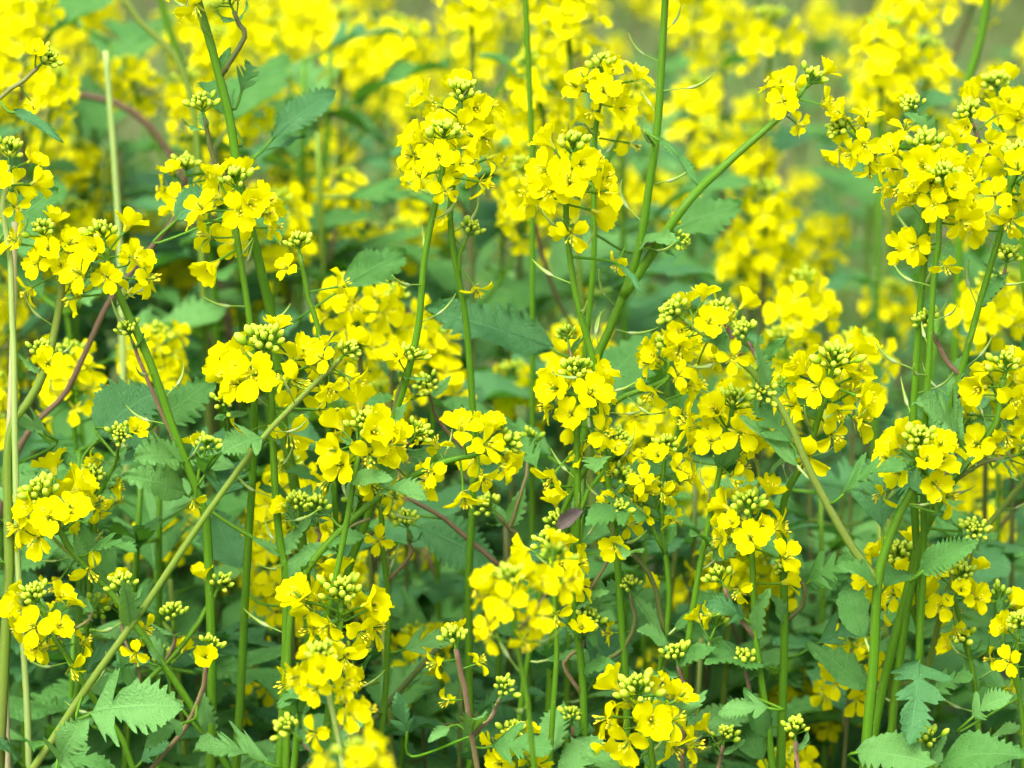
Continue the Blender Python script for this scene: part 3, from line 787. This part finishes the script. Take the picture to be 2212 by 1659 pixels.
# leaves one can pick out, each on its own petiole (photo px base -> tip, depth offsets, kind, facing, width)
for i, (b, t, yb, yt, k, fc, w) in enumerate([
 ((215, 945), (335, 815), .06, .08, 'ovate', .7, 1.5), ((330, 920), (470, 812), .07, .09, 'ovate', .6, .95), ((240, 930), (360, 975), .05, .04, 'ovate', .6, .8),
 ((1195, 752), (918, 660), .12, .12, 'ovate', .5, .75), ((740, 622), (892, 532), .12, .16, 'ovate', .6, .75),
 ((588, 300), (744, 180), .15, .18, 'lance', .6, 1.1), ((560, 330), (660, 290), .16, .16, 'ovate', .3, .7),
 ((1448, 502), (1612, 432), .16, .18, 'ovate', .6, .95), ((1300, 800), (1445, 640), .25, .30, 'ovate', .6, 1.0),
 ((10, 500), (122, 400), .08, .10, 'ovate', .6, 1.0), ((378, 478), (468, 392), .06, .08, 'ovate', .7, 1.0),
 ((195, 1540), (382, 1512), -.05, -.07, 'lobedl', .75, 1.15), ((395, 1560), (318, 1605), -.04, -.06, 'lobedl', .7, .9),
 ((400, 1062), (272, 1022), .0, -.02, 'ovatel', .7, .9), ((568, 945), (476, 968), -.03, -.05, 'lobedl', .7, 1.1),
 ((1990, 1235), (2102, 1168), -.04, -.06, 'ovatel', .7, .8), ((1765, 1390), (1908, 1330), .02, .02, 'lobed', .7, .8),
 ((1745, 1255), (1850, 1205), .0, -.02, 'lobed', .7, .8), ((1985, 1428), (1982, 1588), -.03, -.08, 'lobed', .8, .9),
 ((1660, 1528), (1553, 1535), -.04, -.05, 'lobedl', .6, .9), ((2100, 1550), (2175, 1490), -.03, -.04, 'lobedl', .6, 1.0),
 ((900, 1135), (1072, 1225), .10, .10, 'ovate', .7, 1.1), ((1160, 1010), (1115, 930), .03, .05, 'lobed', .7, .9),
 ((850, 860), (770, 870), .05, .04, 'ovate', .5, .8), ((2010, 1080), (1920, 985), -.05, -.04, 'lance', .5, .9),
 ((1850, 1625), (2015, 1640), -.05, -.08, 'ovatel', .6, .9), ((2030, 1650), (2212, 1610), -.05, -.07, 'ovatel', .5, .9),
 ((690, 1035), (620, 1010), .04, .03, 'ovatel', .5, .8), ((760, 1040), (840, 1022), -.03, -.05, 'ovatel', .6, .7),
 ((100, 940), (45, 910), .02, .0, 'lobedl', .5, 1.0), ((110, 950), (165, 1000), .03, .02, 'lobed', .6, 1.0),
 ((880, 1585), (860, 1500), -.04, -.05, 'lobed', .8, .7), ((970, 1570), (925, 1600), -.04, -.05, 'ovatel', .5, .8),
 ((520, 1230), (440, 1090), .10, .14, 'ovate', .7, 1.0), ((350, 1200), (240, 1280), .12, .12, 'ovate', .6, 1.0),
 ((1650, 780), (1690, 725), -.01, -.02, 'small', .7, .9), ((1420, 300), (1520, 385), .03, .01, 'lance', .4, .6),
 ((1340, 575), (1390, 622), .0, -.02, 'lance', .4, .5), ((130, 1650), (170, 1560), -.06, -.08, 'lobedl', .7, 1.0),
 ((30, 240), (124, 296), .05, .02, 'lance', .5, .6), ((520, 200), (555, 120), .08, .1, 'lobed', .6, .8), ((500, 260), (440, 150), .09, .11, 'lobed', .6, .8),
 ((1370, 1500), (1420, 1440), .0, .0, 'small', .7, 1.0), ((2150, 1000), (2190, 985), .0, .0, 'small', .6, 1.),
 ((2060, 1130), (2015, 1105), -.03, -.04, 'small', .5, 1.2)]):
    hang_leaf(b, t, yb, yt, k, fc, w, 900 + i)

# smaller leaves up the stems
rl = random.Random(77)
for pl, base, sm in list(STEMS):
    L_ = [q for q in sm if at(0, 1750, q.y).z < q.z < at(0, 840, q.y).z]
    if len(L_) < 12 or abs(L_[0].y - YF) > 0.14: continue
    for k in range(rl.randint(1, 3)):
        q = rl.choice(L_[4:]); az = rl.uniform(0, 6.28)
        d = Vector((math.cos(az), math.sin(az) * 0.7, rl.uniform(0.1, 0.9))).normalized()
        ln = rl.uniform(18, 46) * MM; b = q + d * ln * 0.3
        kd = rl.choice(('small', 'lobedl', 'lobed', 'ovatel', 'lobed'))
        lf = place_leaf(pl, base, b, b + d * ln, rl.choice(LEAF[kd]), rl.uniform(0.1, 0.6), rl)
        mb_ = MB(); mb_.tube([q - base, (q + b) / 2 - base - Vector((0, 0, 0.001)), b - base + d * 0.001], [0.7 * MM] * 3, 5, 0)
        put('petiole', mb_.mesh('petiole', [MST['pale' if kd == 'small' else 'green']]), lf).matrix_parent_inverse = lf.matrix_basis.inverted()
# a withered brown leaf caught on the middle stem and an arching dry bramble behind
def withered():
    m, nt, out = new_mat('withered_brown')
    surface(nt, out, mixc(nt, noise(nt, 300, 3), (0.05, 0.042, 0.038), (0.12, 0.10, 0.09)), 0.8, 0.1)
    r = random.Random(4); mb = MB(); rows = []
    for i in range(9):
        t = i / 8; w = 5.5 * MM * math.sin(math.pi * min(1, t * 0.9 + 0.06)) ** 0.7
        rows.append([Vector((t * 15 * MM, e * w * (0.7 + r.uniform(-.15, .15)), abs(e) * w * 0.8 + r.uniform(-.7, .7) * MM)) for e in (-1, -.5, 0, .5, 1)])
    mb.grid(rows, 0, [[(0, 0, 0)] * 5] * 9)
    p = at(1238, 1118, YF - 0.012)
    x = (at(1275, 1085, YF) - at(1215, 1130, YF)).normalized(); z = Vector((-0.3, -0.8, 0.4)); z = (z - x * z.dot(x)).normalized()
    M = Matrix((x, z.cross(x), z)).transposed().to_4x4(); M.translation = p - x * 9 * MM
    tag(put('dead_leaf', mb.mesh('dead_leaf', [m]), None, M), 'curled brown dead leaf caught on the middle stem', 'leaf')
withered()
for lab, Y, pts, w, mt in (('blurred reddish brown arching twig behind the upper left flowers', 2.05, [(-60, 262), (60, 215), (180, 205), (285, 240), (345, 300), (395, 380), (420, 470)], 20, 'brown'),
                           ('blurred green stem slanting in from the top edge, left of the thick one', 1.95, [(255, -30), (300, 45), (372, 112), (410, 200), (425, 300), (430, 420)], 18, 'olive'),
                           ('blurred green stem from the top edge joining the slanting one, upper left', 1.97, [(340, -40), (355, 30), (382, 110), (412, 205), (428, 310), (440, 430)], 18, 'green'),
                           ('straight thin green stem rising past the overlapping heads to the top edge', 1.75, [(1132, -60), (1138, 60), (1144, 200), (1150, 350), (1150, 520)], 13, 'green'),
                           ('thick blurred stem with a bend in the upper right corner', 1.95, [(2140, -60), (2120, 80), (2092, 170), (2080, 240), (2075, 400)], 22, 'green')):
    L_ = stem_line(pts, Y, True); base = L_[-1].copy(); base.z = 0
    mb = MB(); sm = catmull(L_, 0.01); mb.tube([q - base for q in sm], [0.5 * w * mpp(YF)] * len(sm), 8, 0, 0.04)
    tag(put('twig' if mt == 'brown' else 'plant_stem', mb.mesh('twig', [MST[mt]]), None, Matrix.Translation(base)), lab, 'twig' if mt == 'brown' else 'stem')

# ------------------------------------------------------------------ plants behind: prototypes copied one by one
def proto(seed, kind):
    """a plant standing at the origin; returns (root, tip point of its leading head)"""
    r = random.Random(seed)
    root = put('mustard_plant', None); root.empty_display_size = 0.02
    H = {'mass': 0.95, 'single': 0.80, 'leafy': 0.66}[kind]
    lean = Vector((r.uniform(-.06, .06), r.uniform(-.06, .06), 0))
    main = catmull([Vector((0, 0, -0.01)), lean * 0.25 + Vector((0, 0, H * .35)), lean * 0.7 + Vector((0, 0, H * .7)), lean + Vector((0, 0, H))], 0.03)
    mb = MB(); mb.tube(main, [(3.0 - 1.7 * k / len(main)) * MM for k in range(len(main))], 6, 0)
    nh = {'mass': r.randint(2, 4), 'single': r.randint(0, 1), 'leafy': 0}[kind]
    if kind != 'leafy':
        put('flower_head', BGH[seed % 4], root, frame(main[-1], main[-1] - main[-2], Vector((0.3, -1, 0.2)), 1.08))
    for i in range(nh):
        k = int(len(main) * r.uniform(0.74, 0.90)); az = i * GA + r.uniform(-.4, .4) + seed
        o = Vector((math.cos(az), math.sin(az), 0)); ln = r.uniform(0.06, 0.12)
        c = catmull([main[k], main[k] + o * ln * .35 + Vector((0, 0, ln * .45)), main[k] + o * ln * .6 + Vector((0, 0, ln * 1.05))], 0.02)
        bb = MB(); bb.tube(c, [1.4 * MM] * len(c), 5, 0)
        put('branch', bb.mesh('branch', [MST[r.choice(['green', 'purple'])]]), root)
        put('flower_head', BGB if r.random() < 0.15 else BGH[r.randrange(5)], root, frame(c[-1], c[-1] - c[-2], Vector((1, 0.2, 0)), r.uniform(0.85, 1.1)))
    nl = {'mass': 6, 'single': 5, 'leafy': r.randint(14, 17)}[kind]
    for i in range(nl):
        f = (0.45 + 0.50 * (i + r.random() * .6) / nl) if kind != 'leafy' else (0.30 + 0.69 * (i + r.random() * .5) / nl)
        k = min(len(main) - 1, int(len(main) * f)); az = i * GA + seed * 1.3
        ln = (0.125 - 0.075 * f) * r.uniform(0.65, 1.35)
        o = Vector((math.cos(az), math.sin(az), r.uniform(0.0, 0.7)))
        b = main[k] + o.normalized() * ln * 0.3
        mb.tube([main[k], b], [1.3 * MM, 1.0 * MM], 4, 0)
        src = BGLEAF if kind != 'leafy' else LEAF['lobed'] * 3 + LEAF['ovate'] + LEAF['ovatel'] + LEAF['lobedl']
        place_leaf(root, Vector((0, 0, 0)), b, b + o.normalized() * ln, src[r.randrange(len(src))], 0.0, r, r.uniform(.85, 1.2))
    put('stem', mb.mesh('stem', [MST[r.choice(['green', 'green', 'olive', 'dark'])]]), root)
    return root, main[-1]
def copy_tree(o, parent=None):
    c = o.copy(); COL.objects.link(c); c.parent = parent
    for ch in KIDS.get(o.name, ()): copy_tree(ch, c)
    return c
FPRO = [proto(30 + i, 'mass') for i in range(9)]
SPRO = [proto(45 + i, 'single') for i in range(7)]
LPRO = [proto(60 + i, 'leafy') for i in range(9)]
KIDS = {}
for o in list(COL.objects):
    if o.parent is not None: KIDS.setdefault(o.parent.name, []).append(o)
used = set()
MARKS = {'the domed middle head': (1245, 850), 'the broad head left of centre': (575, 800), 'the bowing head in the centre': (1000, 975), 'the big bottom head': (738, 1350),
 'the blurred front head': (1105, 1320), 'the glowing bottom flowers': (1385, 1540), 'the heavy left head': (105, 1130), 'the lowest left head': (90, 1340), 'the lobed bottom left leaf': (280, 1550),
 'the pale left edge head': (100, 560), 'the slanting dark stem': (350, 880), 'the thick tall stem': (500, 250), 'the overlapping heads': (975, 300), 'the ragged head': (1230, 420), 'the flat topped head': (1300, 200),
 'the very tall stem': (1400, 350), 'the leaning branch': (1560, 360), 'the twin right heads': (2020, 450), 'the wide right head': (1795, 860), 'the narrow head': (1570, 960), 'the fan of buds': (1620, 1160),
 'the stout right stems': (1890, 1400), 'the bud filled right head': (1985, 1000), 'the hanging three lobed leaf': (1985, 1500), 'the bottom right leaves': (2100, 1600), 'the dark broad leaf': (1060, 700),
 'the upper left corner shoot': (80, 150), 'the pale green stalk': (245, 300), 'the upper right corner head': (2155, 230), 'the straw stalk': (28, 750), 'the middle stem': (1250, 1450), 'the right edge heads': (2190, 850)}
seen_labels = set()
def locate(what, tip):
    """'what, above left of the landmark nearest in view', different for every plant"""
    d = tip - CAMP; f = d.y * CP - d.z * SP
    u = 1106 + FPX * d.x / f; v = 829.5 - FPX * (d.y * SP + d.z * CP) / f
    for m in sorted(MARKS, key=lambda k: (MARKS[k][0] - u) ** 2 + (MARKS[k][1] - v) ** 2):
        du, dv = u - MARKS[m][0], v - MARKS[m][1]
        w = (' above' if dv < -45 else ' below' if dv > 45 else '') + (' left' if du < -45 else ' right' if du > 45 else '')
        far = ' well' if math.hypot(du, dv) > 260 else ''
        lab = what + (far + w + ' of ' if ('left' in w or 'right' in w) else far + w + ' ' if w else ' right behind ') + m
        if lab not in seen_labels and len(lab.split()) <= 16:
            seen_labels.add(lab); return lab
    return what
def stand(pr, tip, label, group, scale=None, cat='plant'):
    """put a copy so that its leading head is at tip and its foot on the ground"""
    root, top = pr
    if root.name in used: o = copy_tree(root)
    else: o = root; used.add(root.name)
    s = tip.z / top.z; az = rng.uniform(0, 6.28)
    q = Matrix.Rotation(az, 3, 'Z') @ (top * s)
    o.location = (tip.x - q.x, tip.y - q.y, 0); o.rotation_euler = (0, 0, az)
    o.scale = (s, s, s)
    tag(o, label, cat, group)
    return o
HAND = [  # (u, v, distance, label) - blurred plants one can point to
 (1668, 62, 2.25, 'blurred mustard plant with a single compact head near the top, right of centre'),
 (1510, 18, 2.45, 'blurred mustard head touching the top edge right of the very tall stem'),
 (1905, 82, 2.10, 'blurred pair of mustard heads in the upper right, the left one'),
 (2000, 125, 2.14, 'blurred pair of mustard heads in the upper right, the right one'),
 (1965, -15, 2.3, 'blurred mustard plant cut by the top edge above the pair of heads'),
 (1655, 435, 2.05, 'blurred mustard plant with an upright head beside the big toothed leaf, right'),
 (1735, 632, 1.86, 'blurred mustard plant with a broad low head, behind the wide head at right'),
 (1742, 558, 2.5, 'blurred mustard plant with a small head just above the broad low one'),
 (1850, 760, 1.85, 'blurred mustard plant straggling down to the right of the broad low head'),
 (1632, 300, 2.9, 'blurred mustard plant under the leaning branch, right of centre'),
 (1600, 548, 2.2, 'blurred mustard plant left of the upright stems in the right background'),
 (1400, 395, 2.5, 'blurred mustard plant behind the very tall stem'),
 (2135, 640, 1.80, 'blurred mustard plant with a dense head at the right edge, behind slanting stem'),
 (1632, 838, 1.9, 'blurred mustard plant peeping out between the narrow and the wide heads'),
 (770, 640, 1.72, 'slightly blurred mustard plant with a pale bud, left of the toothed leaf'),
 (850, 668, 1.80, 'blurred mustard plant with a tall loose head left of the dark broad leaf'),
 (930, 752, 1.80, 'blurred mustard plant with low flowers under the dark broad leaf'),
 (150, 790, 1.72, 'slightly blurred mustard plant between the straw stalk and the slanting dark stem'),
 (330, 750, 1.85, 'blurred mustard plant behind the slanting dark stem, left'),
 (620, 1030, 1.66, 'mustard plant half hidden behind the twin upright stems, left of centre'),
 (600, 1130, 1.72, 'dim mustard plant low behind the twin upright stems'),
 (1112, 822, 1.95, 'dim small mustard head left of the domed middle head'),
 (1245, 730, 1.95, 'dim small mustard head behind the ragged head, centre'),
 (1500, 200, 2.4, 'blurred faint mustard head right of the very tall stem, upper right'),
 (1400, 905, 1.85, 'blurred lone yellow mustard head just right of the domed middle head'),
 (1660, 1225, 1.75, 'dim mustard plant low behind the fan of buds, lower right'),
 (1840, 1400, 1.62, 'mustard plant with a small bright cluster left of the stout stems, bottom right'),
 (1800, 1480, 1.75, 'dim mustard plant low behind the stout stems, bottom right'),
 (900, 1390, 1.70, 'dim mustard plant low behind the purple stemmed buds'),
 (560, 1440, 1.72, 'dim mustard plant low between the twin stems and big bottom head'),
 (1700, 1490, 1.75, 'dim mustard plant low behind the fan of buds, near the bottom edge'),
 (350, 1110, 1.78, 'dim mustard plant glowing behind the left leaves'),
 (2130, 1120, 1.9, 'dim single mustard head at the right edge above the broad leaves'),
 (1330, 1560, 1.75, 'dim mustard plant behind the middle stem at the bottom edge'),
]
for i, (u, v, Y, lab) in enumerate(HAND):
    stand(SPRO[(i * 4 + 1) % 7], at(u, v, Y), lab, 'blurred mustard plants behind')
# the yellow mass behind, dense on the left, thinning out to the right
rr = random.Random(21)
LR = 'out of focus mustard plant scattered far behind in the thin upper right'
LS = 'out of focus mustard plant beyond the sides of the picture'
for k in range(40):
    Y = rr.choice((2.0, 2.15, 2.35, 2.6, 2.8, 3.1, 3.5)) + rr.uniform(-.1, .1)
    u = rr.uniform(-160, 1340); v = rr.uniform(-60, 300)
    if Y > 2.6: v = rr.uniform(-80, 120)
    stand(FPRO[k % 9], at(u, v, Y), locate('blurred plant of the yellow mass' if Y < 2.5 else 'far blurred plant of the yellow mass', at(u, v, Y)), 'mustard plants of the yellow mass')
for k in range(12):                                        # the mass reaches lower in the left middle
    u = rr.uniform(-60, 1080); v = rr.uniform(330, 560)
    Yq = rr.uniform(1.95, 2.3)
    stand(SPRO[k % 7], at(u, v, Yq), locate('blurred single mustard head', at(u, v, Yq)), 'mustard plants of the yellow mass')
for k in range(9):
    Y = rr.uniform(2.5, 4.2); u = rr.uniform(1400, 2330); v = rr.uniform(-60, 160)
    stand(SPRO[k % 7], at(u, v, Y), locate('far faint mustard head', at(u, v, Y)), 'mustard plants thinly spread at the right')
for k in range(14):                                        # middle distance, centre and right
    Y = rr.uniform(1.95, 2.6); u = rr.uniform(1000, 2250); v = rr.uniform(240, 700) - (Y - 1.95) * 200
    stand(SPRO[k % 7], at(u, v, Y), locate('small blurred mustard head', at(u, v, Y)), 'small blurred heads in the middle distance')
for k in range(13):                                        # dim ones deep between the near stems
    Y = rr.uniform(1.72, 2.0); u = rr.uniform(-40, 2250); v = rr.uniform(700, 1560)
    stand(SPRO[k % 7], at(u, v, Y), locate('dim mustard head', at(u, v, Y)), 'dim heads low among the leaves')
for k in range(24):                                        # beyond the frame
    Y = rr.uniform(1.3, 3.4); sgn = rr.choice((-1, 1))
    p = Vector((sgn * (0.185 * Y + rr.uniform(0.05, 0.6)), Y, rr.uniform(0.75, 1.0)))
    stand(FPRO[k % 9], p, LS, 'mustard plants beside the view')
for k in range(157):
    x = rr.uniform(-1, 1)
    if k < 62: Y = rr.uniform(1.63, 1.9); z = at(0, rr.uniform(900, 1560), Y).z
    elif k < 90: Y = rr.uniform(1.9, 2.5); z = at(0, rr.uniform(500, 1000), Y).z
    elif k >= 135: Y = rr.uniform(1.95, 2.2); z = at(0, rr.uniform(60, 420), Y).z; x = rr.uniform(-1, 0.3)
    else: Y = rr.uniform(2.4, 4.2); z = at(0, rr.uniform(60, 600), Y).z; x = rr.uniform(-1, 1) if k > 120 else rr.uniform(0, 1)
    stand(LPRO[k % 9], Vector((x * (0.175 * Y + 0.04), Y, z)), locate(('leafy plant without flowers', 'blurred leafy plant', 'far blurred leafy plant')[0 if k < 62 else 1 if k < 90 or k >= 135 else 2], Vector((x * (0.175 * Y + 0.04), Y, z))), 'leafy plants under the flowers')
# low weeds over the soil
def weeds():
    m, nt, out = new_mat('weed_green')
    x, y, z = pv(nt)[:3]
    surface(nt, out, mixc(nt, x, (0.06, 0.17, 0.03), (0.17, 0.22, 0.07)), 0.6, 0.2, 0.25, (0.2, 0.4, 0.05))
    r = random.Random(9); mb = MB()
    for _ in range(16000):
        Y = r.uniform(1.2, 8) ; X = r.uniform(-1, 1) * (0.3 * Y + 0.3)
        h = r.uniform(0.05, 0.22); az = r.uniform(0, 6.28); w = r.uniform(2, 6) * MM
        o = Vector((math.cos(az), math.sin(az), 0)); s = Vector((-o.y, o.x, 0)) * w; b = Vector((X, Y, -0.01)); c = r.random()
        p1 = b + Vector((0, 0, h * .6)) + o * h * .2; p2 = b + Vector((0, 0, h * .9)) + o * h * r.uniform(.4, .9)
        mb.add([b - s * .6, b + s * .6, p1 + s, p1 - s, p2], [(0, 1, 2, 3), (3, 2, 4)], 0, [(c, 0, 0)] * 5)
    o = put('grass', mb.mesh('grass', [m])); tag(o, 'low green and straw coloured grass on the soil between plants', 'grass', kind='stuff')
weeds()
